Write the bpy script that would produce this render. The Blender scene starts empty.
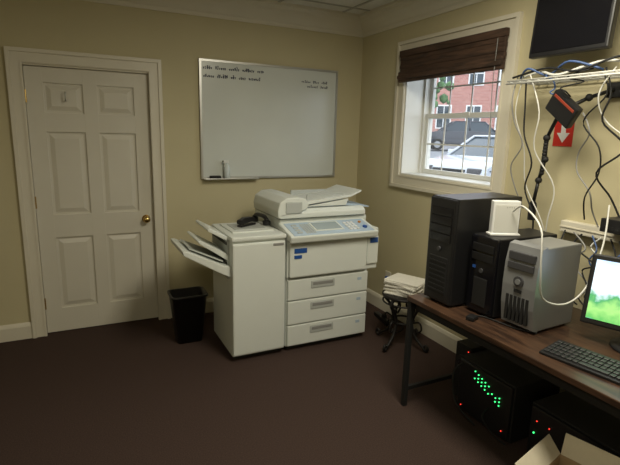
import bpy, bmesh, math, random
from mathutils import Vector, Matrix, Euler
random.seed(7)
scene=bpy.context.scene
# ------------------------------------------------------------ materials
MATS={}
def mat(name,col,rough=.5,metal=0,noise=0,nscale=20,bump=0,bscale=200,emit=None,es=0,spec=.5,alpha=None,coat=0):
    if name in MATS: return MATS[name]
    m=bpy.data.materials.new(name); m.use_nodes=True; nt=m.node_tree; b=nt.nodes['Principled BSDF']
    b.inputs['Base Color'].default_value=(*col,1); b.inputs['Roughness'].default_value=rough
    b.inputs['Metallic'].default_value=metal; b.inputs['Specular IOR Level'].default_value=spec
    b.inputs['Coat Weight'].default_value=coat
    tc=nt.nodes.new('ShaderNodeTexCoord')
    if noise>0:
        n=nt.nodes.new('ShaderNodeTexNoise'); n.inputs['Scale'].default_value=nscale; n.inputs['Detail'].default_value=5
        nt.links.new(tc.outputs['Object'],n.inputs['Vector'])
        r=nt.nodes.new('ShaderNodeMapRange'); r.inputs['To Min'].default_value=1-noise; r.inputs['To Max'].default_value=1+noise
        r.inputs['From Min'].default_value=.25; r.inputs['From Max'].default_value=.75
        nt.links.new(n.outputs['Fac'],r.inputs['Value'])
        x=nt.nodes.new('ShaderNodeVectorMath'); x.operation='SCALE'; x.inputs[0].default_value=col
        nt.links.new(r.outputs['Result'],x.inputs['Scale']); nt.links.new(x.outputs['Vector'],b.inputs['Base Color'])
    if bump>0:
        n2=nt.nodes.new('ShaderNodeTexNoise'); n2.inputs['Scale'].default_value=bscale; n2.inputs['Detail'].default_value=3
        nt.links.new(tc.outputs['Object'],n2.inputs['Vector'])
        bp=nt.nodes.new('ShaderNodeBump'); bp.inputs['Strength'].default_value=bump; bp.inputs['Distance'].default_value=.005
        nt.links.new(n2.outputs['Fac'],bp.inputs['Height']); nt.links.new(bp.outputs['Normal'],b.inputs['Normal'])
    if emit: b.inputs['Emission Color'].default_value=(*emit,1); b.inputs['Emission Strength'].default_value=es
    MATS[name]=m; return m
WALL=mat('wall_paint',(.53,.475,.30),.75,noise=.03,nscale=3,bump=.12,bscale=120)
TRIM=mat('trim_paint',(.66,.62,.51),.4,noise=.02,nscale=6)
DOORP=mat('door_paint',(.62,.59,.50),.38,noise=.02,nscale=5)
CARPET=mat('carpet',(.064,.042,.035),.95,noise=.35,nscale=160,bump=.9,bscale=420,spec=.1)
TILE=mat('ceiling_tile',(.68,.67,.62),.9,noise=.07,nscale=60,bump=.4,bscale=150)
GRID=mat('ceiling_grid_metal',(.40,.39,.35),.5)
WB=mat('whiteboard_surface',(.60,.63,.60),.22,noise=.02,nscale=4)
ALU=mat('aluminium',(.50,.50,.48),.35,metal=.8)
INK=mat('marker_ink',(.01,.015,.06),.7)
COPW=mat('copier_plastic',(.66,.69,.65),.42,noise=.015,nscale=8)
COPD=mat('copier_plastic_grey',(.42,.44,.42),.5)  # darker grey plastic of grips, keys, guides and side panels
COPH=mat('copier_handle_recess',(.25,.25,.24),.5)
COPG=mat('copier_gap',(.05,.05,.05),.7)
COPB=mat('copier_blue_grey',(.40,.50,.60),.4)
SCRN=mat('copier_display',(.30,.36,.38),.15)
BLUE=mat('blue_label',(.02,.08,.30),.4)
WHITE=mat('white_plastic',(.72,.73,.72),.35)
BLACK=mat('black_plastic',(.010,.010,.011),.40,noise=.1,nscale=30)
BLACKM=mat('black_matte',(.008,.008,.008),.7)
BLKG=mat('black_gloss',(.006,.006,.008),.12)
IRON=mat('wrought_iron',(.015,.013,.012),.5,metal=.4)
SILV=mat('silver_plastic',(.30,.31,.32),.36,metal=.45)
SILVD=mat('silver_dark',(.07,.07,.075),.45,metal=.3)
BRASS=mat('brass',(.60,.42,.16),.25,metal=1)
PAPER=mat('paper',(.75,.73,.66),.8,noise=.05,nscale=40)
CARD=mat('cardboard',(.42,.30,.17),.85,noise=.06,nscale=25)
CARDL=mat('cardboard_light',(.68,.62,.48),.8,noise=.04,nscale=25)
RED=mat('sign_red',(.55,.03,.02),.4)
GLED=mat('green_led',(.0,.3,.05),.4,emit=(.05,1,.22),es=2.6)
RLED=mat('red_led',(.3,.0,.0),.4,emit=(1,.05,.03),es=1.5)
CWHITE=mat('white_cable',(.62,.62,.58),.5)
CBLUE=mat('blue_cable',(.05,.10,.25),.5)
CGREY=mat('grey_cable',(.25,.25,.24),.5)
CLEAR=mat('bottle_plastic',(.62,.68,.70),.15)
def wood(name,c1,c2,rough=.35):
    m=bpy.data.materials.new(name); m.use_nodes=True; nt=m.node_tree; b=nt.nodes['Principled BSDF']
    tc=nt.nodes.new('ShaderNodeTexCoord'); mp=nt.nodes.new('ShaderNodeMapping'); mp.inputs['Scale'].default_value=(9,1.2,9)
    n=nt.nodes.new('ShaderNodeTexNoise'); n.inputs['Scale'].default_value=3; n.inputs['Detail'].default_value=8; n.inputs['Distortion'].default_value=1.2
    r=nt.nodes.new('ShaderNodeValToRGB'); r.color_ramp.elements[0].position=.35; r.color_ramp.elements[1].position=.68
    r.color_ramp.elements[0].color=(*c1,1); r.color_ramp.elements[1].color=(*c2,1)
    nt.links.new(tc.outputs['Object'],mp.inputs['Vector']); nt.links.new(mp.outputs['Vector'],n.inputs['Vector'])
    nt.links.new(n.outputs['Fac'],r.inputs['Fac']); nt.links.new(r.outputs['Color'],b.inputs['Base Color'])
    b.inputs['Roughness'].default_value=rough; return m
WOODD=wood('dark_walnut_laminate',(.028,.015,.010),(.080,.042,.024),.3)
BAMB=wood('woven_shade',(.030,.016,.009),(.085,.044,.026),.8)
def brickmat():
    m=bpy.data.materials.new('brick'); m.use_nodes=True; nt=m.node_tree; b=nt.nodes['Principled BSDF']
    tc=nt.nodes.new('ShaderNodeTexCoord'); mp=nt.nodes.new('ShaderNodeMapping'); mp.inputs['Rotation'].default_value=(math.radians(90),0,0)
    t=nt.nodes.new('ShaderNodeTexBrick'); t.inputs['Scale'].default_value=2.2
    t.inputs['Color1'].default_value=(.36,.14,.12,1); t.inputs['Color2'].default_value=(.46,.22,.18,1); t.inputs['Mortar'].default_value=(.45,.36,.32,1)
    nt.links.new(tc.outputs['Object'],mp.inputs['Vector']); nt.links.new(mp.outputs['Vector'],t.inputs['Vector'])
    nt.links.new(t.outputs['Color'],b.inputs['Base Color']); b.inputs['Roughness'].default_value=.9; return m
BRICK=brickmat()
ASPH=mat('asphalt',(.20,.21,.23),.9,noise=.1,nscale=4)
LEAF=mat('foliage',(.09,.17,.07),.9,noise=.5,nscale=4)
BARK=mat('bark',(.12,.08,.05),.9)
CARW=mat('car_paint_white',(.46,.49,.54),.15,coat=.6)
CARK=mat('car_paint_dark',(.03,.035,.05),.15,coat=.6)
CGLS=mat('car_glass',(.04,.055,.07),.05)
def glass():
    m=bpy.data.materials.new('window_glass'); m.use_nodes=True; nt=m.node_tree; nt.nodes.clear()
    o=nt.nodes.new('ShaderNodeOutputMaterial'); t=nt.nodes.new('ShaderNodeBsdfTransparent'); g=nt.nodes.new('ShaderNodeBsdfGlossy'); g.inputs['Roughness'].default_value=.02
    mx=nt.nodes.new('ShaderNodeMixShader'); mx.inputs['Fac'].default_value=.05
    nt.links.new(t.outputs[0],mx.inputs[1]); nt.links.new(g.outputs[0],mx.inputs[2]); nt.links.new(mx.outputs[0],o.inputs['Surface']); return m
GLASS=glass()
def screenmat():
    m=bpy.data.materials.new('monitor_screen'); m.use_nodes=True; nt=m.node_tree; b=nt.nodes['Principled BSDF']
    tc=nt.nodes.new('ShaderNodeTexCoord'); sp=nt.nodes.new('ShaderNodeSeparateXYZ')
    n=nt.nodes.new('ShaderNodeTexNoise'); n.inputs['Scale'].default_value=22; n.inputs['Detail'].default_value=3
    a=nt.nodes.new('ShaderNodeMath'); a.operation='MULTIPLY_ADD'; a.inputs[1].default_value=.10
    r=nt.nodes.new('ShaderNodeValToRGB'); e=r.color_ramp.elements
    mr=nt.nodes.new('ShaderNodeMapRange'); mr.inputs['From Min'].default_value=.13; mr.inputs['From Max'].default_value=.44
    e[0].position=.0; e[0].color=(.25,.42,.80,1); e[1].position=1; e[1].color=(.55,.75,1,1)
    for p,c in ((.10,(.10,.45,.10,1)),(.28,(.35,.70,.20,1)),(.42,(.06,.35,.12,1)),(.52,(.75,.9,1,1)),(.80,(.80,.92,1,1))):
        x=e.new(p); x.color=c
    nt.links.new(tc.outputs['Object'],n.inputs['Vector']); nt.links.new(tc.outputs['Object'],sp.inputs[0])
    nt.links.new(n.outputs['Fac'],a.inputs[0]); nt.links.new(sp.outputs['Z'],a.inputs[2]); nt.links.new(a.outputs[0],mr.inputs['Value'])
    nt.links.new(mr.outputs['Result'],r.inputs['Fac'])
    b.inputs['Base Color'].default_value=(.02,.02,.02,1); b.inputs['Roughness'].default_value=.2
    nt.links.new(r.outputs['Color'],b.inputs['Emission Color']); b.inputs['Emission Strength'].default_value=1.5
    return m
SCREEN=screenmat()
# ------------------------------------------------------------ mesh builder
class B:
    def __init__(s,name,loc=(0,0,0),rotz=0):
        s.name=name; s.bm=bmesh.new(); s.mats=[]; s.loc=Vector(loc); s.rz=rotz
    def mi(s,m):
        if m not in s.mats: s.mats.append(m)
        return s.mats.index(m)
    def _add(s,t,m,smooth=False,M=None):
        if M is not None: bmesh.ops.transform(t,matrix=M,verts=t.verts)
        i=s.mi(m)
        bmesh.ops.recalc_face_normals(t,faces=t.faces)
        for f in t.faces: f.material_index=i; f.smooth=smooth
        me=bpy.data.meshes.new('t'); t.to_mesh(me); t.free(); s.bm.from_mesh(me); bpy.data.meshes.remove(me)
    def box(s,x0,x1,y0,y1,z0,z1,m,bev=0,M=None,seg=2):
        t=bmesh.new(); bmesh.ops.create_cube(t,size=1)
        for v in t.verts: v.co=Vector(((x0+x1)/2+v.co.x*(x1-x0),(y0+y1)/2+v.co.y*(y1-y0),(z0+z1)/2+v.co.z*(z1-z0)))
        if bev>0: bmesh.ops.bevel(t,geom=list(t.edges),offset=bev,segments=seg,profile=.6,affect='EDGES')
        s._add(t,m,False,M)
    def cyl(s,c,r,h,m,axis='z',r2=None,seg=24,M=None,smooth=True):
        t=bmesh.new(); bmesh.ops.create_cone(t,cap_ends=True,segments=seg,radius1=r,radius2=r if r2 is None else r2,depth=h)
        R={'z':Matrix(),'x':Matrix.Rotation(math.pi/2,4,'Y'),'y':Matrix.Rotation(-math.pi/2,4,'X')}[axis]
        bmesh.ops.transform(t,matrix=Matrix.Translation(c)@R,verts=t.verts)
        s._add(t,m,False,M)
    def sph(s,c,r,m,sc=(1,1,1),M=None,sub=3):
        t=bmesh.new(); bmesh.ops.create_icosphere(t,subdivisions=sub,radius=r)
        for v in t.verts: v.co=Vector((c[0]+v.co.x*sc[0],c[1]+v.co.y*sc[1],c[2]+v.co.z*sc[2]))
        s._add(t,m,True,M)
    def prism(s,pts,a,b,m,axis='y',bev=0,M=None,smooth=False):
        t=bmesh.new()
        def P(p,k):
            return {'y':(p[0],k,p[1]),'x':(k,p[0],p[1]),'z':(p[0],p[1],k)}[axis]
        A=[t.verts.new(P(p,a)) for p in pts]; C=[t.verts.new(P(p,b)) for p in pts]
        n=len(pts); t.faces.new(A); t.faces.new(list(reversed(C)))
        for i in range(n): t.faces.new((A[i],A[(i+1)%n],C[(i+1)%n],C[i]))
        bmesh.ops.recalc_face_normals(t,faces=t.faces)
        if bev>0: bmesh.ops.bevel(t,geom=list(t.edges),offset=bev,segments=2,profile=.6,affect='EDGES')
        s._add(t,m,smooth,M)
    def tube(s,pts,r,m,seg=8,sub=6,M=None):
        P=[Vector(p) for p in pts]; Q=[]
        if sub>1 and len(P)>2:
            for i in range(len(P)-1):
                p0=P[max(i-1,0)];p1=P[i];p2=P[i+1];p3=P[min(i+2,len(P)-1)]
                for k in range(sub):
                    u=k/sub; Q.append(.5*((2*p1)+(-p0+p2)*u+(2*p0-5*p1+4*p2-p3)*u*u+(-p0+3*p1-3*p2+p3)*u**3))
            Q.append(P[-1])
        else: Q=P
        t=bmesh.new(); rings=[]; up=Vector((.13,.31,.94)).normalized()
        for i,q in enumerate(Q):
            d=(Q[min(i+1,len(Q)-1)]-Q[max(i-1,0)])
            if d.length<1e-9: d=Vector((0,0,1))
            d.normalize(); a=d.cross(up)
            if a.length<1e-3: a=d.cross(Vector((1,0,0)))
            a.normalize(); c=d.cross(a)
            rings.append([t.verts.new(q+r*(a*math.cos(2*math.pi*k/seg)+c*math.sin(2*math.pi*k/seg))) for k in range(seg)])
        for i in range(len(rings)-1):
            for k in range(seg): t.faces.new((rings[i][k],rings[i][(k+1)%seg],rings[i+1][(k+1)%seg],rings[i+1][k]))
        t.faces.new(rings[0]); t.faces.new(list(reversed(rings[-1])))
        s._add(t,m,True,M)
    def lathe(s,prof,c,m,seg=28,M=None):
        t=bmesh.new(); rings=[]
        for r,z in prof: rings.append([t.verts.new((c[0]+r*math.cos(2*math.pi*k/seg),c[1]+r*math.sin(2*math.pi*k/seg),c[2]+z)) for k in range(seg)])
        for i in range(len(rings)-1):
            for k in range(seg): t.faces.new((rings[i][k],rings[i][(k+1)%seg],rings[i+1][(k+1)%seg],rings[i+1][k]))
        t.faces.new(rings[0]); t.faces.new(list(reversed(rings[-1]))); s._add(t,m,True,M)
    def done(s):
        me=bpy.data.meshes.new(s.name); s.bm.to_mesh(me); s.bm.free()
        for m in s.mats: me.materials.append(m)
        o=bpy.data.objects.new(s.name,me); o.location=s.loc; o.rotation_euler=(0,0,s.rz); scene.collection.objects.link(o); return o
def mitre_frame(b,plane,a0,a1,c0,c1,w,d0,d1,m,bottom=True,iw=None):
    """picture-frame casing with mitred corners"""
    def quad(p):
        b.prism(p,d0,d1,m,axis=plane)
    A0,A1,C0,C1=a0,a1,c0,c1; i0,i1,j0,j1=a0+w,a1-w,c0+(w if bottom else 0),c1-w
    quad([(A0,C0),(i0,j0),(i0,j1),(A0,C1)]); quad([(A1,C0),(A1,C1),(i1,j1),(i1,j0)])
    quad([(A0,C1),(i0,j1),(i1,j1),(A1,C1)])
    if bottom: quad([(A0,C0),(A1,C0),(i1,j0),(i0,j0)])
# ------------------------------------------------------------ room shell
XL,YF,ZC=-4.3,-5.6,2.66
b=B('floor'); b.box(XL-.1,.3,YF-.1,.15,-.1,0,CARPET); b.done()
b=B('ceiling'); b.box(XL-.1,.3,YF-.1,.15,ZC,ZC+.08,TILE)
x=-.305
while x>XL: b.box(x-.012,x+.012,YF,0,ZC-.006,ZC-.0005,GRID); x-=.61
y=-.305
while y>YF: b.box(XL,0,y-.012,y+.012,ZC-.0065,ZC-.001,GRID); y-=.61
b.done()
D0,D1,DH=-2.7956,-1.9485,2.03
b=B('wall_back'); b.box(XL-.1,D0-.02,0,.14,0,ZC,WALL); b.box(D1+.02,.3,0,.14,0,ZC,WALL); b.box(D0-.02,D1+.02,0,.14,DH+.02,ZC,WALL)
b.box(D0-.02,D1+.02,.11,.14,0,DH+.02,WALL); b.done()
WY0,WY1,WZ0,WZ1=-1.715,-.70,1.285,2.265
b=B('wall_right'); b.box(0,.3,YF-.1,WY0,0,ZC,WALL); b.box(0,.3,WY1,0,0,ZC,WALL); b.box(0,.3,WY0,WY1,0,WZ0,WALL); b.box(0,.3,WY0,WY1,WZ1,ZC,WALL); b.done()
b=B('wall_left'); b.box(XL-.1,XL,YF,0,0,ZC,WALL); b.done()
b=B('wall_front'); b.box(XL-.1,.3,YF-.1,YF,0,ZC,WALL); b.done()
cp=[(0,2.50),(.012,2.50),(.018,2.525),(.03,2.535),(.055,2.57),(.085,2.60),(.115,2.615),(.125,2.635),(.14,2.64),(.14,2.66),(0,2.66)]
b=B('trim_1'); b.prism([(-q,z) for q,z in cp],XL,0,TRIM,axis='x'); b.done()
b=B('trim_2'); b.prism([(-q,z) for q,z in cp],YF,0,TRIM,axis='y'); b.done()
bp=[(0,0),(.016,0),(.016,.10),(.011,.115),(.006,.125),(0,.13)]
b=B('baseboard_back'); b.prism([(-q,z) for q,z in bp],XL,-2.892,TRIM,axis='x'); b.prism([(-q,z) for q,z in bp],-1.855,0,TRIM,axis='x'); b.done()
b=B('baseboard_right'); b.prism([(-q,z) for q,z in bp],YF,-.017,TRIM,axis='y'); b.done()
# door casing
b=B('trim_3')
mitre_frame(b,'y',-2.89,-1.857,0,2.137,.094,-.016,0,TRIM,bottom=False)
mitre_frame(b,'y',-2.893,-1.854,0,2.140,.026,-.028,-.001,TRIM,bottom=False)
mitre_frame(b,'y',-2.812,-1.935,0,2.059,.012,-.021,-.001,TRIM,bottom=False)
b.box(D0-.019,D0-.002,.001,.10,0,DH+.019,TRIM); b.box(D1+.002,D1+.019,.001,.10,0,DH+.019,TRIM); b.box(D0-.002,D1+.002,.001,.10,DH+.002,DH+.019,TRIM)
b.done()
# door
b=B('door_1')
b.box(D0,D1,.045,.07,.006,DH,DOORP)
st=.115; mc=(D0+D1)/2
for a,c in ((D0,D0+st),(mc-.05,mc+.05),(D1-st,D1)): b.box(a,c,.03,.047,.006,DH,DOORP,.003)
rows=[(.20,.77),(.95,1.57),(1.71,1.92)]
for z0,z1 in ((.006,.20),(.77,.95),(1.57,1.71),(1.92,DH)):
    b.box(D0+st-.004,mc-.046,.0303,.047,z0,z1,DOORP,.003); b.box(mc+.046,D1-st+.004,.0303,.047,z0,z1,DOORP,.003)
for z0,z1 in rows:
    for a,c in ((D0+st,mc-.05),(mc+.05,D1-st)):
        t=bmesh.new(); i=.035
        lo=[t.verts.new(p) for p in ((a+.012,.046,z0+.012),(c-.012,.046,z0+.012),(c-.012,.046,z1-.012),(a+.012,.046,z1-.012))]
        hi=[t.verts.new(p) for p in ((a+.012+i,.034,z0+.012+i),(c-.012-i,.034,z0+.012+i),(c-.012-i,.034,z1-.012-i),(a+.012+i,.034,z1-.012-i))]
        t.faces.new(hi)
        for k in range(4): t.faces.new((lo[k],lo[(k+1)%4],hi[(k+1)%4],hi[k]))
        t.faces.new(list(reversed(lo))); b._add(t,DOORP)
kx=D1-.065
b.cyl((kx,.027,.885),.032,.008,BRASS,'y'); b.cyl((kx,.008,.885),.012,.04,BRASS,'y'); b.sph((kx,-.022,.885),.028,BRASS,(1,.8,1))
b.tube([(-2.54,.028,1.86),(-2.54,-.005,1.855),(-2.54,-.01,1.83),(-2.54,.0,1.80),(-2.54,.026,1.80)],.005,ALU)
for z in (.25,1.05,1.82): b.cyl((D0+.001,.026,z),.007,.09,BRASS,'z',seg=10)
b.done()
# ------------------------------------------------------------ whiteboard
b=B('whiteboard',(0,-.003,0)); x0,x1,z0,z1=-1.5586,-.2706,1.2067,2.1773
b.box(x0+.01,x1-.01,-.014,-.002,z0+.01,z1-.01,WB)
mitre_frame(b,'y',x0,x1,z0,z1,.018,-.024,0,ALU)
b.box(x0+.02,x0+.50,-.075,-.022,z0-.004,z0+.006,ALU,.002)
def scribble(x,z,w,h,r=.0027):
    cx=x
    while cx<x+w:
        n=random.randint(3,7)
        for k in range(n):
            lw=.011; tall=random.random()<.3; hh=h*(1.4 if tall else .8)
            mid=[(cx+lw*.2,-.0152,z),(cx+lw*.6,-.0152,z+h*.1),(cx+lw*.8,-.0152,z+hh*.8)]
            random.shuffle(mid)
            pts=[(cx,-.0152,z+hh*random.uniform(.4,1))]+mid+[(cx+lw*.5,-.0152,z+hh*.6)]
            b.tube(pts,r,INK,seg=4,sub=2); cx+=lw*1.4
        cx+=.024
scribble(x0+.035,z1-.075,.48,.024); scribble(x0+.035,z1-.14,.40,.024); scribble(x0+.92,z1-.125,.24,.018,.002); scribble(x0+.98,z1-.165,.16,.018,.002)
b.done()
b=B('spray_bottle',(-1.345,-.055,1.2135))
b.lathe([(.022,0),(.026,.004),(.026,.085),(.021,.105),(.011,.118),(.011,.13)],(0,0,0),CLEAR)
b.box(-.03,.014,-.009,.009,.13,.152,WHITE,.003); b.box(-.040,-.03,-.005,.005,.139,.149,BLACK,.001)
b.prism([(-.018,.13),(-.012,.13),(-.020,.095),(-.027,.097)],-.004,.004,WHITE); b.done()
b=B('board_eraser'); b.box(-1.49,-1.40,-.074,-.030,1.2135,1.236,BLACKM,.004); b.done()
# ------------------------------------------------------------ window
b=B('trim_4')
yo0,yo1,zo0,zo1=-1.815,-.5956,1.179,2.364
mitre_frame(b,'x',yo0,yo1,zo0,zo1,.104,-.018,0,TRIM)
mitre_frame(b,'x',yo0-.003,yo1+.003,zo0-.003,zo1+.003,.026,-.032,-.001,TRIM)
mitre_frame(b,'x',yo0+.088,yo1-.088,zo0+.088,zo1-.088,.012,-.023,-.001,TRIM)
b.done()
b=B('window_1')
WT=mat('window_vinyl',(.72,.72,.68),.35)
t=.012
b.box(-.002,.29,WY0,WY0+t,WZ0,WZ1,WT); b.box(-.002,.29,WY1-t,WY1,WZ0,WZ1,WT); b.box(-.001,.29,WY0+t,WY1-t,WZ0,WZ0+t,WT); b.box(-.001,.29,WY0+t,WY1-t,WZ1-t,WZ1,WT)
def sash(xs,za,zb):
    ya,yb=WY0+t+.02,WY1-t-.02; w=.038
    b.box(xs,xs+.03,ya,ya+w,za,zb,WT,.003); b.box(xs,xs+.03,yb-w,yb,za,zb,WT,.003); b.box(xs+.001,xs+.029,ya+w-.004,yb-w+.004,za,za+w,WT,.003); b.box(xs+.001,xs+.029,ya+w-.004,yb-w+.004,zb-w,zb,WT,.003)
    b.box(xs+.013,xs+.017,ya+w,yb-w,za+w,zb-w,GLASS)
    for k in (1,2,3): 
        yy=ya+(yb-ya)*k/4; b.box(xs+.0075,xs+.0125,yy-.006,yy+.006,za+w,zb-w,WT)
    zz=(za+zb)/2; b.box(xs+.008,xs+.012,ya+w,yb-w,zz-.006,zz+.006,WT)
zm=(WZ0+WZ1)/2
sash(.20,WZ0+t,zm+.02); sash(.232,zm-.02,WZ1-t)
for ya in (WY0+t,WY1-t-.022): b.box(.18,.28,ya,ya+.022,WZ0+t,WZ1-t,WT)
b.box(.194,.205,-1.24,-1.18,zm-.005,zm+.025,WT,.003)
b.done()
b=B('window_shade')
b.box(-.066,-.034,-1.755,-.67,2.235,2.285,BAMB,.004)
for k in range(5): 
    zb=2.235-.030*k; b.box(-.059+.004*(k%2),-.036+.004*(k%2),-1.75,-.675,zb-.032,zb,BAMB,.006)
for k,(d,z) in enumerate(((.075,2.105),(.085,2.078),(.07,2.055))): b.box(-d,-.035,-1.75,-.675,z-.018,z+.014,BAMB,.010)
b.tube([(-.07,-1.70,2.23),(-.075,-1.70,1.9),(-.05,-1.705,1.55)],.0025,CGREY,seg=5); b.done()
# ------------------------------------------------------------ photocopier
b=B('photocopier')
F=-1.02
b.box(-1.190,-.495,F+.02,-.33,.035,.62,COPW,.006)
b.box(-1.17,-.52,F+.05,-.36,0.0,.04,COPG)
zs=[(.045,.205),(.213,.395),(.403,.560)]
for n_,(z0_,z1_) in enumerate(zs):
    b.box(-1.185,-.50,F-.004,F+.03,z0_,z1_,COPW,.008)
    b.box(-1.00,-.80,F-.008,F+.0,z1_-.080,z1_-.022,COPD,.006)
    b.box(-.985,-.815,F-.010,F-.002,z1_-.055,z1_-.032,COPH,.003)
    b.box(-.595,-.56,F-.006,F,z1_-.062,z1_-.040,COPB)
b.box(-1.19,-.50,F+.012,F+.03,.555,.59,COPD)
b.box(-1.193,-.415,F+.005,-.33,.575,.905,COPW,.010)
b.box(-1.183,-.53,F-.022,F+.012,.582,.845,COPW,.012)
b.box(-.522,-.42,F-.012,F+.012,.62,.845,COPW,.010)
b.box(-1.15,-1.05,F-.026,F-.02,.765,.80,BLUE); b.box(-1.15,-1.09,F-.026,F-.02,.725,.75,BLUE)
b.box(-.50,-.43,F-.016,F-.01,.79,.83,BLUE)
M=Matrix.Translation((0,-.97,.91))@Matrix.Rotation(math.radians(14),4,'X')
b.box(-1.20,-.47,-.13,.12,-.03,.02,COPW,.010,M=M)
b.box(-1.17,-.50,-.115,.095,.018,.024,COPB,.003,M=M)
b.box(-.98,-.74,-.07,.075,.022,.029,COPW,.003,M=M); b.box(-.965,-.755,-.055,.06,.027,.031,SCRN,M=M)
for i in range(3):
    for j in range(4): b.box(-.70+i*.032,-.678+i*.032,-.085+j*.036,-.062+j*.036,.022,.031,WHITE,.002,M=M)
for j in range(4): b.box(-1.13,-1.09,-.085+j*.04,-.065+j*.04,.022,.030,COPD,.002,M=M)
for i in range(4): b.box(-1.06+i*.02,-1.048+i*.02,-.09,.06,.022,.027,COPD,M=M)
b.cyl((-.555,-.055,.028),.018,.012,BLUE,'z',M=M); b.cyl((-.555,.03,.028),.012,.012,mat('amber_key',(.5,.2,.03),.4),'z',M=M)
b.box(-1.195,-.44,-.87,-.33,.90,.985,COPW,.012)
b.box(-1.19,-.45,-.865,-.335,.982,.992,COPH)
b.prism([(-.90,.992),(-.35,.992),(-.35,1.045),(-.38,1.065),(-.86,1.055),(-.90,1.03)],-1.20,-.47,COPW,axis='x',bev=.010)
b.prism([(-1.215,.995),(-.985,1.055),(-.965,1.10),(-1.00,1.135),(-1.07,1.15),(-1.15,1.145),(-1.205,1.11),(-1.22,1.05)],-.90,-.37,COPW,axis='y',bev=.010)
b.box(-1.16,-1.03,-.91,-.885,1.03,1.115,COPD,.006)
b.prism([(-1.00,1.085),(-.985,1.075),(-.58,1.125),(-.48,1.165),(-.475,1.18),(-.585,1.142),(-1.00,1.10)],-.84,-.43,COPW,axis='y',bev=.004)
b.box(-.94,-.62,-.80,-.785,1.10,1.150,COPD,.003); b.box(-.94,-.62,-.50,-.485,1.10,1.150,COPD,.003)
b.prism([(-.97,1.058),(-.60,1.060),(-.40,1.035),(-.39,1.045),(-.60,1.074),(-.97,1.070)],-.83,-.44,COPB,axis='y',bev=.003)
b.prism([(-.985,1.066),(-.60,1.115),(-.62,1.066)],-.845,-.835,COPW,axis='y')
b.prism([(-.415,.64),(-.395,.64),(-.385,.86),(-.40,.875),(-.415,.875)],-.92,-.50,COPW,axis='y',bev=.004)
# finisher
b.box(-1.60,-1.205,F+.012,-.50,.035,.885,COPW,.008)
b.box(-1.58,-1.22,F+.05,-.53,0,.04,COPG)
b.box(-1.603,-1.215,F-.016,F+.016,.05,.865,COPW,.012)
b.box(-1.607,-1.205,F-.01,-.50,.880,.912,COPW,.010)
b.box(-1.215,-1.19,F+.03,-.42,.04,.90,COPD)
b.box(-1.56,-1.25,-.90,-.56,.909,.922,COPW,.005); b.box(-1.52,-1.29,-.84,-.62,.920,.926,COPD,.002)
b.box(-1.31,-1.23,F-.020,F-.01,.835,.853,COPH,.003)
b.box(-1.612,-1.595,-.95,-.54,.60,.88,COPD,.004)
b.box(-1.616,-1.60,-.93,-.56,.70,.72,COPG); b.box(-1.616,-1.60,-.93,-.56,.84,.86,COPG)
b.prism([(-1.60,.62),(-1.60,.70),(-1.66,.715),(-1.90,.835),(-1.925,.835),(-1.92,.805),(-1.70,.675)],-.99,-.56,COPW,axis='y',bev=.006)
b.prism([(-1.64,.722),(-1.87,.832),(-1.87,.840),(-1.64,.735)],-.93,-.62,COPD,axis='y')
b.prism([(-1.60,.865),(-1.60,.895),(-1.73,.965),(-1.745,.96),(-1.74,.945)],-.93,-.58,COPW,axis='y',bev=.004)
b.prism([(-1.605,.73),(-1.605,.775),(-1.80,.89),(-1.815,.885),(-1.80,.865)],-.95,-.60,COPW,axis='y',bev=.004)
b.done()
b=B('stapler',(-1.40,-.73,.927),math.radians(30))
b.box(-.08,.08,-.022,.022,0,.014,BLACK,.004); b.prism([(-.08,.018),(.075,.03),(.08,.048),(.05,.062),(-.03,.066),(-.08,.05)],-.019,.019,BLACK,bev=.005); b.cyl((-.065,0,.035),.018,.046,BLACK,'y'); b.done()
b=B('telephone_handset',(-1.265,-.66,.927),math.radians(10))
b.tube([(0,-.10,.03),(0,-.06,.055),(0,0,.062),(0,.06,.055),(0,.10,.03)],.016,BLACK,seg=12); b.cyl((0,-.09,.016),.029,.03,BLACK); b.cyl((0,.09,.016),.029,.03,BLACK); b.done()
# ------------------------------------------------------------ waste bin
b=B('waste_bin',(-1.80,-.50,0))
def rr(w,d,r,z,n=5):
    P=[]
    for cx,cy,a0 in ((w-r,d-r,0),(-w+r,d-r,90),(-w+r,-d+r,180),(w-r,-d+r,270)):
        for k in range(n+1):
            a=math.radians(a0+90*k/n); P.append((cx+r*math.cos(a),cy+r*math.sin(a),z))
    return P
def loft(b,secs,m,cap0=True,cap1=True,smooth=True):
    t=bmesh.new(); R=[[t.verts.new(p) for p in s_] for s_ in secs]; n=len(R[0])
    for i in range(len(R)-1):
        for k in range(n): t.faces.new((R[i][k],R[i][(k+1)%n],R[i+1][(k+1)%n],R[i+1][k]))
    if cap0: t.faces.new(R[0])
    if cap1: t.faces.new(R[-1])
    b._add(t,m,smooth)
loft(b,[rr(.095,.075,.03,0),rr(.130,.105,.035,.37),rr(.140,.115,.038,.372),rr(.140,.115,.038,.386),rr(.126,.101,.033,.386),rr(.092,.072,.028,.012)],BLACK)
b.done()
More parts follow.
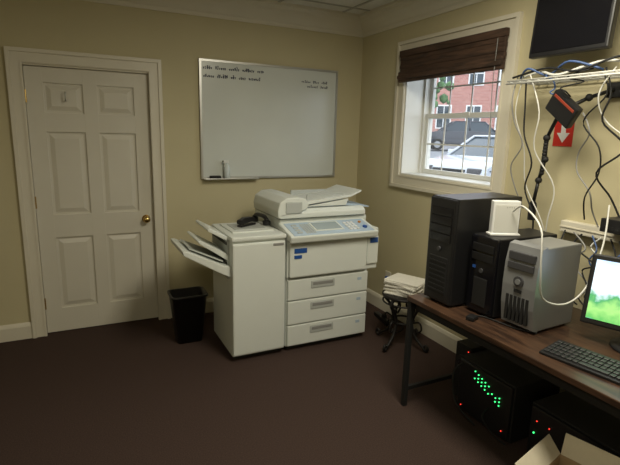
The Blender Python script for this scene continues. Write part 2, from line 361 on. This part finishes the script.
# ------------------------------------------------------------ plant stand + papers
b=B('plant_stand',(-.30,-1.24,0))
H=.41
b.tube([(.16*math.cos(a),.16*math.sin(a),H) for a in [2*math.pi*k/24 for k in range(25)]],.011,IRON,sub=1)
b.tube([(.16*math.cos(a),.16*math.sin(a),H-.05) for a in [2*math.pi*k/24 for k in range(25)]],.007,IRON,sub=1)
b.tube([(.09*math.cos(a),.09*math.sin(a),.20) for a in [2*math.pi*k/20 for k in range(21)]],.008,IRON,sub=1)
b.cyl((0,0,H+.006),.165,.012,IRON,'z',seg=32)
for k in range(4):
    a=math.radians(200+90*k); c,s_=math.cos(a),math.sin(a)
    b.tube([(c*r,s_*r,z) for r,z in ((.15,H),(.17,H-.06),(.12,.30),(.085,.20),(.12,.10),(.20,.03),(.215,.013),(.235,.03),(.222,.055),(.205,.045))],.0115,IRON)
    b.tube([(c*r,s_*r,z) for r,z in ((.13,H-.02),(.06,H-.05),(.045,H-.10),(.08,H-.13),(.10,H-.10),(.08,H-.075))],.008,IRON)
    b.tube([(c*r,s_*r,z) for r,z in ((.09,.20),(.15,.22),(.17,.17),(.14,.14),(.125,.165))],.007,IRON)
b.done()
b=B('paper_stack',(-.28,-1.24,H+.013))
for k in range(12):
    M=Matrix.Rotation(math.radians(random.uniform(-14,14)+20),4,'Z'); b.box(-.108+random.uniform(-.01,.01),.108,-.14,.14,.009*k,.009*k+.0085,PAPER,.001,M=M)
b.done()
b=B('power_strip',(-.16,-.78,0),math.radians(80))
b.box(-.13,.13,-.022,.022,0,.035,BLACK,.006)
for k in range(5): b.box(-.105+.04*k,-.082+.04*k,-.012,.012,.034,.038,COPG)
b.box(-.06,-.02,-.018,.018,.037,.075,BLACKM,.005)
b.tube([(-.04,0,.07),(-.10,.03,.10),(-.2,.05,.05),(-.28,.0,.01),(-.2,-.1,.008),(0,-.12,.008)],.005,BLACKM); b.done()
# ------------------------------------------------------------ computer table
TX0,TX1,TY0,TY1,TZ=-.83,-.07,-3.80,-1.93,.70
b=B('computer_table')
b.box(TX0,TX1,TY0,TY1,TZ-.028,TZ,WOODD,.004)
b.box(TX0+.03,TX0+.05,TY0+.05,TY1-.05,TZ-.08,TZ-.028,BLACKM); b.box(TX1-.05,TX1-.03,TY0+.05,TY1-.05,TZ-.08,TZ-.028,BLACKM)
for yy in (TY1-.02,TY0+.02):
    b.box(TX0+.03,TX1-.03,yy-.01,yy+.01,TZ-.08,TZ-.028,BLACKM)
    for xx in (TX0+.018,TX1-.018): b.box(xx-.014,xx+.014,yy-.015,yy+.015,0,TZ-.028,BLACKM,.003)
    b.box(TX0+.035,TX1-.035,yy-.010,yy+.010,.10,.125,BLACKM)
b.done()
b=B('desktop_tower',(-.76,-2.09,TZ),0)
b.box(.012,.48,-.105,.105,.012,.595,BLACK,.006); b.box(0,.02,-.10,.10,.015,.59,BLACK,.008)
for k in range(4): b.box(-.005,.004,-.08,.08,.50-.048*k,.542-.048*k,BLKG,.003)
b.box(-.004,.004,-.07,.07,.06,.27,BLACKM,.004)
for k in range(7): b.box(-.006,.0,-.065,.065,.075+k*.027,.083+k*.027,BLACK)
b.cyl((-.004,0,.315),.012,.01,SILVD,'x')
for xx in (.06,.44):
    for yy in (-.08,.08): b.cyl((xx,yy,.006),.015,.012,BLACKM)
b.done()
b=B('desktop_tower',(-.665,-2.315,TZ),0)
b.box(.01,.43,-.09,.09,.01,.42,BLACK,.006); b.box(-.006,.02,-.088,.088,.012,.418,BLKG,.010)
for k in range(2): b.box(-.011,-.004,-.07,.07,.34-.05*k,.38-.05*k,BLACK,.003)
b.box(-.009,-.004,-.045,.045,.05,.20,BLACKM,.003); b.cyl((-.007,.0,.24),.012,.01,SILVD,'x'); b.box(-.009,-.004,.04,.06,.245,.26,BLUE)
for xx in (.05,.38):
    for yy in (-.06,.06): b.cyl((xx,yy,.005),.013,.01,BLACKM)
b.done()
b=B('desktop_tower',(-.63,-2.535,TZ),math.radians(3))
b.box(.02,.30,-.088,.088,.012,.42,SILV,.006)
loft(b,[[(x_,y_,z_) for x_,z_ in ((.03,.01),(-.005,.02),(-.022,.12),(-.026,.22),(-.022,.33),(-.004,.417),(.03,.427))] for y_ in (-.09,.09)],SILV,True,True,False)
b.box(-.030,-.012,-.070,.070,.345,.385,SILVD,.004); b.box(-.032,-.012,-.070,.070,.30,.335,SILVD,.004)
b.cyl((-.028,0,.245),.026,.012,SILVD,'x'); b.cyl((-.032,0,.245),.014,.012,SILV,'x')
for k in range(6): b.box(-.028,-.010,-.062+.022*k,-.048+.022*k,.04,.17,BLACKM,.002)
b.box(-.03,-.01,-.02,.02,.19,.205,BLACKM)
for xx in (.05,.27):
    for yy in (-.06,.06): b.cyl((xx,yy,.006),.013,.012,BLACKM)
b.done()
b=B('network_modem',(-.55,-2.32,TZ+.421),math.radians(-25))
b.box(-.07,.07,-.02,.02,.0,.18,WHITE,.006); b.box(-.078,.078,-.03,.03,0,.012,WHITE,.004)
b.box(-.06,.06,-.022,-.019,.02,.16,CWHITE,.002)
for k in range(5): b.box(-.003+.012*k,.001+.012*k,-.0235,-.021,.145,.149,CGREY)
b.done()
b=B('ethernet_cable')
b.tube([(-.54,-2.36,1.25),(-.58,-2.45,1.29),(-.66,-2.62,1.22),(-.68,-2.66,1.05),(-.64,-2.66,.90),(-.5,-2.68,.86),(-.36,-2.68,.93),(-.25,-2.66,1.12),(-.15,-2.60,1.30)],.0045,CWHITE); b.done()
# monitor ------------------------------------------------
b=B('computer_monitor',(-.33,-2.95,TZ),math.radians(20))
M=Matrix.Translation((0,0,.245))@Matrix.Rotation(math.radians(12),4,'Y')
b.box(-.015,.035,-.25,.25,-.165,.160,BLACK,.008,M=M); b.box(.035,.07,-.15,.15,-.11,.11,BLACK,.015,M=M)
b.box(-.018,-.012,-.228,.228,-.138,.135,SCREEN,M=M)
b.prism([(.02,.01),(.06,.01),(.07,.24),(.045,.24)],-.035,.035,BLACK,bev=.004)
b.lathe([(.13,0),(.13,.008),(.11,.016),(.03,.022)],(.03,0,0),BLACK); b.done()
b=B('keyboard',(-.645,-2.975,TZ),math.radians(9))
b.prism([(-.085,0),(.085,0),(.085,.026),(-.085,.012)],-.225,.225,BLACK,bev=.003)
KEY=mat('key_cap',(.022,.022,.024),.4)
for i in range(5):
    xk=-.068+.028*i; zk=.013+.0024*i+.001
    yk=-.215
    while yk<.205:
        w=.024 if not(i==0 and abs(yk)<.06) else .12
        b.box(xk,xk+.022,yk,yk+w-.003,zk-.002,zk+.007,KEY,.0015,seg=1); yk+=w
b.done()
b=B('power_adapter',(-.75,-2.36,TZ),math.radians(20)); b.box(-.03,.03,-.022,.022,0,.022,BLACK,.006)
b.tube([(.03,0,.012),(.05,.0,.006),(.07,-.03,.006),(.06,-.10,.006),(.04,-.2,.006),(.05,-.3,.006)],.0035,BLACKM); b.done()
# ------------------------------------------------------------ under table
b=B('computer_rig')
b.box(-.53,-.17,-2.50,-2.10,.01,.34,BLACKM,.006); b.box(-.545,-.525,-2.49,-2.11,.02,.33,BLACK,.008)
for i in range(8):
    for j in range(3):
        if random.random()<.85: b.sph((-.548,-2.235-.026*i,.262+.022*j-.010*i),.0042,GLED,sub=1)
for c in ((-.548,-2.15,.05),(-.548,-2.45,.06)): b.sph(c,.004,RLED,sub=1)
b.tube([(-.54,-2.13,.31),(-.60,-2.12,.25),(-.62,-2.18,.1),(-.58,-2.3,.01)],.006,BLACKM)
b.tube([(-.54,-2.35,.14),(-.62,-2.38,.12),(-.60,-2.45,.05),(-.56,-2.5,.01)],.004,BLACKM)
b.done()
b=B('computer_rig')
b.box(-.50,-.14,-3.05,-2.58,.01,.30,BLACKM,.006); b.box(-.515,-.495,-3.04,-2.59,.02,.29,BLACK,.008)
for c in ((-.517,-2.63,.22),(-.517,-2.70,.22),(-.517,-2.66,.10)): b.sph(c,.004,RLED,sub=1)
b.sph((-.517,-2.62,.15),.005,GLED,sub=1); b.done()
b=B('subwoofer')
b.box(-.44,-.22,-2.09,-1.965,0,.36,BLACKM,.006); b.cyl((-.442,-2.027,.24),.05,.01,BLACK,'x'); b.cyl((-.448,-2.027,.24),.025,.012,BLKG,'x'); b.sph((-.443,-2.07,.33),.004,RLED,sub=1); b.done()
b=B('cardboard_box',(-.755,-3.045,0),math.radians(14))
w=.165;h=.22;t_=.005
b.box(-w,w,-w,w,.001,.006,CARD)
b.box(-w,-w+t_,-w,w,.001,h,CARD); b.box(w-t_,w,-w,w,.001,h,CARD); b.box(-w+t_,w-t_,-w,-w+t_,.001,h,CARD); b.box(-w+t_,w-t_,w-t_,w,.001,h,CARD)
def flap(org,rot,axis,m,l=.11,wd=.16):
    M=Matrix.Translation(org)@Matrix.Rotation(math.radians(rot),4,axis)
    if axis=='Y': b.box(0,l,-wd,wd,0,t_,m,M=M)
    else: b.box(-wd,wd,0,l,0,t_,m,M=M)
flap((-w,0,h),-168,'Y',CARD); flap((w,0,h),-75,'Y',CARDL,.10); flap((0,w,h),50,'X',CARDL,.09)
M=Matrix.Translation((0,-w,h))@Matrix.Rotation(math.radians(-30),4,'X'); b.box(-.16,.16,-.11,0,0,t_,CARD,M=M)
b.box(-.13,.13,-.13,.12,.01,.17,PAPER,.004); b.done()
# ------------------------------------------------------------ wall items, right
b=B('wall_monitor')
M=Matrix.Translation((-.16,-2.275,2.25))@Matrix.Rotation(math.radians(4),4,'Y')
b.box(-.02,.02,-.225,.225,-.20,.20,BLACK,.008,M=M); b.box(-.023,-.018,-.207,.207,-.175,.182,BLKG,M=M)
b.box(.02,.04,-.10,.10,-.10,.10,BLACKM,.01,M=M); b.box(-.13,-.01,-2.30,-2.24,2.20,2.28,BLACKM,.004); b.box(-.013,-.001,-2.34,-2.20,2.10,2.38,BLACKM,.003); b.done()
b=B('wire_shelf')
for k in range(9): b.tube([(-.26+.0325*k,-2.95,1.93),(-.26+.0325*k,-1.98,1.93)],.0035,CWHITE,seg=6)
for k in range(17): b.tube([(-.262,-2.95+.06*k,1.926),(0,-2.95+.06*k,1.926)],.0025,CWHITE,seg=6)
b.tube([(-.265,-2.95,1.915),(-.265,-1.98,1.915)],.005,CWHITE,seg=8)
b.done()
b=B('wireless_router',(-.22,-2.33,1.77))
M=Matrix.Rotation(math.radians(38),4,'X')@Matrix.Rotation(math.radians(-12),4,'Y')
b.box(-.02,.02,-.09,.09,-.06,.06,BLACK,.008,M=M); b.box(-.023,-.018,-.075,.075,.030,.044,mat('router_red',(.25,.04,.02),.4),.002,M=M)
b.done()
b=B('microphone_arm')
pts=[(-.03,-2.46,1.87),(-.10,-2.38,1.83),(-.16,-2.27,1.76),(-.15,-2.20,1.62),(-.13,-2.19,1.50),(-.13,-2.165,1.38),(-.12,-2.14,1.24)]
for i in range(len(pts)-1): b.tube([pts[i],pts[i+1]],.010,BLACK,seg=10)
for p in pts[1:]: b.sph(p,.020,BLACKM,sub=2)
for k in range(12): b.sph((-.15+.002*k,-2.20+.002*k,1.62-.018*k),.015,BLACKM,sub=1)
b.cyl((-.12,-2.14,1.19),.022,.09,BLACK,'z'); b.box(-.03,-.001,-2.50,-2.42,1.83,1.905,BLACKM,.004)
b.done()
b=B('fire_extinguisher_sign'); b.box(-.004,-.001,-2.25,-2.13,1.575,1.735,RED)
b.prism([(-2.205,1.71),(-2.175,1.71),(-2.175,1.65),(-2.150,1.65),(-2.19,1.595),(-2.230,1.65),(-2.205,1.65)],-.0055,-.004,WHITE,axis='x'); b.done()
b=B('cable_raceway'); b.box(-.05,-.001,-3.6,-2.28,1.10,1.165,TRIM,.006); b.box(-.055,-.045,-3.6,-2.28,1.128,1.134,TRIM); b.done()
b=B('network_switch'); b.box(-.17,-.005,-2.86,-2.58,1.166,1.235,BLACK,.005); 
for k in range(8): b.box(-.172,-.168,-2.83+.03*k,-2.81+.03*k,1.18,1.197,BLACKM)
b.done()
b=B('cable_bundle')
r0=random.Random(3)
def cab(a,z0,c,z1,m,r=.004,sag=.06):
    pts=[(a[0],a[1],z0)]
    for k in range(1,6):
        u=k/6; pts.append((a[0]+(c[0]-a[0])*u-abs(r0.uniform(0,sag)),a[1]+(c[1]-a[1])*u+r0.uniform(-sag,sag),z0+(z1-z0)*u))
    pts.append((c[0],c[1],z1)); b.tube(pts,r,m,seg=6)
cab((-.20,-2.06),1.94,(-.12,-2.16),1.02,BLACKM,.005,.05)
cab((-.22,-2.02),1.96,(-.10,-2.06),1.2,CGREY,.004,.06)
cab((-.22,-2.10),1.96,(-.04,-2.35),.75,CWHITE,.004,.06)
cab((-.20,-2.04),1.96,(-.04,-2.25),.75,CWHITE,.0035,.06)
cab((-.20,-2.20),1.96,(-.22,-2.32),1.83,CBLUE,.004,.05)
cab((-.20,-2.45),1.96,(-.22,-2.36),1.83,BLACKM,.004,.06)
cab((-.18,-2.5),1.96,(-.05,-2.62),1.2,BLACKM,.005,.07)
cab((-.18,-2.48),1.96,(-.10,-2.45),1.2,BLACKM,.004,.09)
cab((-.18,-2.55),1.96,(-.07,-2.72),1.2,CWHITE,.004,.07)
cab((-.16,-2.40),1.75,(-.04,-2.50),1.15,CGREY,.004,.07)
for k in range(9):
    cab((-.08-.03*r0.random(),-2.35-.05*k),1.12,(-.10,-2.48-.05*k),.73,[BLACKM,CGREY,BLACKM,CBLUE,CWHITE][k%5],.0045,.09)
b.tube([(-.20,-2.02,1.95),(-.24,-2.1,1.99),(-.2,-2.2,1.95),(-.25,-2.35,2.0),(-.2,-2.5,1.95)],.006,CBLUE)
b.tube([(-.18,-2.0,1.95),(-.2,-2.15,1.97),(-.25,-2.3,1.94),(-.2,-2.5,1.99),(-.2,-2.7,1.95)],.007,CWHITE)
b.tube([(-.24,-2.0,1.95),(-.22,-2.2,1.985),(-.25,-2.4,1.95),(-.22,-2.6,2.0),(-.2,-2.8,1.95)],.006,BLACKM)
b.done()
b=B('power_cord'); b.tube([(-.022,-.62,.33),(-.03,-.8,.34),(-.03,-1.1,.42),(-.03,-1.4,.50),(-.03,-1.62,.58),(-.04,-1.9,.62)],.005,BLACKM)
b.box(-.008,-.001,-.66,-.58,.27,.39,TRIM,.003); b.box(-.03,-.008,-.635,-.605,.30,.345,BLUE,.004); b.done()
# ------------------------------------------------------------ outside
b=B('ground')
t=bmesh.new(); X=[(.35,.05),(4,.10),(9,.25),(14,.70),(40,1.3),(75,1.6)]
A=[t.verts.new((x_,-30,z_)) for x_,z_ in X]; C=[t.verts.new((x_,60,z_)) for x_,z_ in X]
for i in range(len(X)-1): t.faces.new((A[i],A[i+1],C[i+1],C[i]))
b._add(t,ASPH); b.done()
def car(name,loc,rz,paint,k=1.0):
    b=B(name,loc,rz)
    body=[(-2.2,.35),(-2.25,.6),(-2.15,.80*k),(-1.9,.88*k),(-1.2,.98*k),(-.1,1.0*k),(1.1,.98*k),(2.0,.95*k),(2.15,.7),(2.1,.35)]
    b.prism(body,-.88,.88,paint,bev=.05,smooth=False)
    t=bmesh.new()
    V_=[t.verts.new((x_,y_,z_)) for x_,z_,y_ in ((-1.25,.96*k,-.82),(1.75,.96*k,-.82),(1.75,.96*k,.82),(-1.25,.96*k,.82),(-.45,1.42*k,-.66),(1.15,1.42*k,-.66),(1.15,1.42*k,.66),(-.45,1.42*k,.66))]
    for f in ((0,1,5,4),(1,2,6,5),(2,3,7,6),(3,0,4,7),(4,5,6,7)): t.faces.new([V_[i] for i in f])
    b._add(t,CGLS)
    b.box(-.50,1.2,-.68,.68,1.41*k,1.46*k,paint,.03)
    for s_ in (-1,1):
        for p,q in (((-1.25,.97*k),(-.48,1.43*k)),((.35,.97*k),(.35,1.43*k)),((1.75,.97*k),(1.17,1.43*k))):
            b.tube([(p[0],s_*.82,p[1]),(q[0],s_*.67,q[1])],.035,paint,seg=6)
        for xx in (-1.4,1.35): b.cyl((xx,s_*.80,.33),.33,.22,BLACKM,'y'); b.cyl((xx,s_*.90,.33),.19,.04,SILV,'y')
        b.box(-2.24,-2.08,s_*.65-.17,s_*.65+.17,.60*k,.76*k,SILVD,.03)
        b.box(-1.05,-.90,s_*.92-.08,s_*.92+.08,1.0*k,1.1*k,paint,.02)
    b.box(-2.27,-2.15,-.42,.42,.5,.72,BLACKM,.02)
    for zz in (.45,.70): b.box(-2.0,2.0,-.893,-.875,zz,zz+.02,SILVD)
    b.done()
car('car',(7.1,4.4,.20),math.radians(9),CARW,1.0)
car('car',(18.0,17.5,.80),math.radians(-35),CARK,1.15)
b=B('brick_building',(25,27,1.0),math.radians(-42))
b.box(-22,22,0,8,0,9,BRICK); b.box(-22.2,22.2,-.2,8.2,9,9.5,WHITE)
for i in range(-9,10):
    for z in (1.2,4.6):
        b.box(i*2.3-.6,i*2.3+.6,-.06,.05,z,z+1.9,WHITE); b.box(i*2.3-.5,i*2.3+.5,-.09,-.05,z+.1,z+1.8,CGLS); b.box(i*2.3-.03,i*2.3+.03,-.11,-.08,z+.1,z+1.8,WHITE); b.box(i*2.3-.5,i*2.3+.5,-.11,-.08,z+.9,z+.97,WHITE)
b.done()
b=B('tree',(13.9,15.9,.7)); b.tube([(0,0,0),(.1,0,1.5),(0,.1,3)],.10,BARK)
for k in range(60): b.sph((random.gauss(0,.5),random.gauss(0,.5),random.uniform(2.4,5)),random.uniform(.10,.28),LEAF,sub=1)
b.done()
# ------------------------------------------------------------ ceiling lights: main troffer and an added fill
EM=mat('light_diffuser',(.9,.9,.85),.5,emit=(1,.93,.75),es=2.0)
def fixture(LX,LY,en):
    b=B('ceiling_or_fill_light'); b.box(LX-.30,LX+.30,LY-.60,LY+.60,ZC-.014,ZC-.008,EM)
    mitre_frame(b,'z',LX-.325,LX+.325,LY-.625,LY+.625,.025,ZC-.022,ZC-.007,GRID); b.done()
    la=bpy.data.lights.new('ceiling_or_fill_lamp','AREA'); la.shape='RECTANGLE'; la.size=.56; la.size_y=1.16; la.energy=en; la.color=(1,.93,.75)
    lo=bpy.data.objects.new('ceiling_or_fill_lamp',la); lo.location=(LX,LY,ZC-.03); scene.collection.objects.link(lo)
fixture(-1.10,-2.75,50)
fixture(-3.05,-3.95,14)  # added fill fixture, out of view, brightens the left side and door
w=bpy.data.worlds.new('sky'); scene.world=w; w.use_nodes=True
bg=w.node_tree.nodes['Background']; bg.inputs['Color'].default_value=(.84,.92,1,1); bg.inputs['Strength'].default_value=3.0
# ------------------------------------------------------------ camera
cd=bpy.data.cameras.new('camera'); co=bpy.data.objects.new('camera',cd); scene.collection.objects.link(co); scene.camera=co
yw,pt,rl,f=.4647,-.2079,.0261,473.95
Fw=Vector((math.sin(yw)*math.cos(pt),math.cos(yw)*math.cos(pt),math.sin(pt)))
R0=Vector((math.cos(yw),-math.sin(yw),0)); U0=R0.cross(Fw)
R=R0*math.cos(rl)+U0*math.sin(rl); U=-R0*math.sin(rl)+U0*math.cos(rl)
Mx=Matrix((( R.x,U.x,-Fw.x,-2.5253),(R.y,U.y,-Fw.y,-4.0270),(R.z,U.z,-Fw.z,1.6157),(0,0,0,1)))
co.matrix_world=Mx; cd.sensor_fit='HORIZONTAL'; cd.sensor_width=36; cd.lens=36*f/620; cd.clip_start=.05; cd.clip_end=300
scene.view_settings.view_transform='Standard'
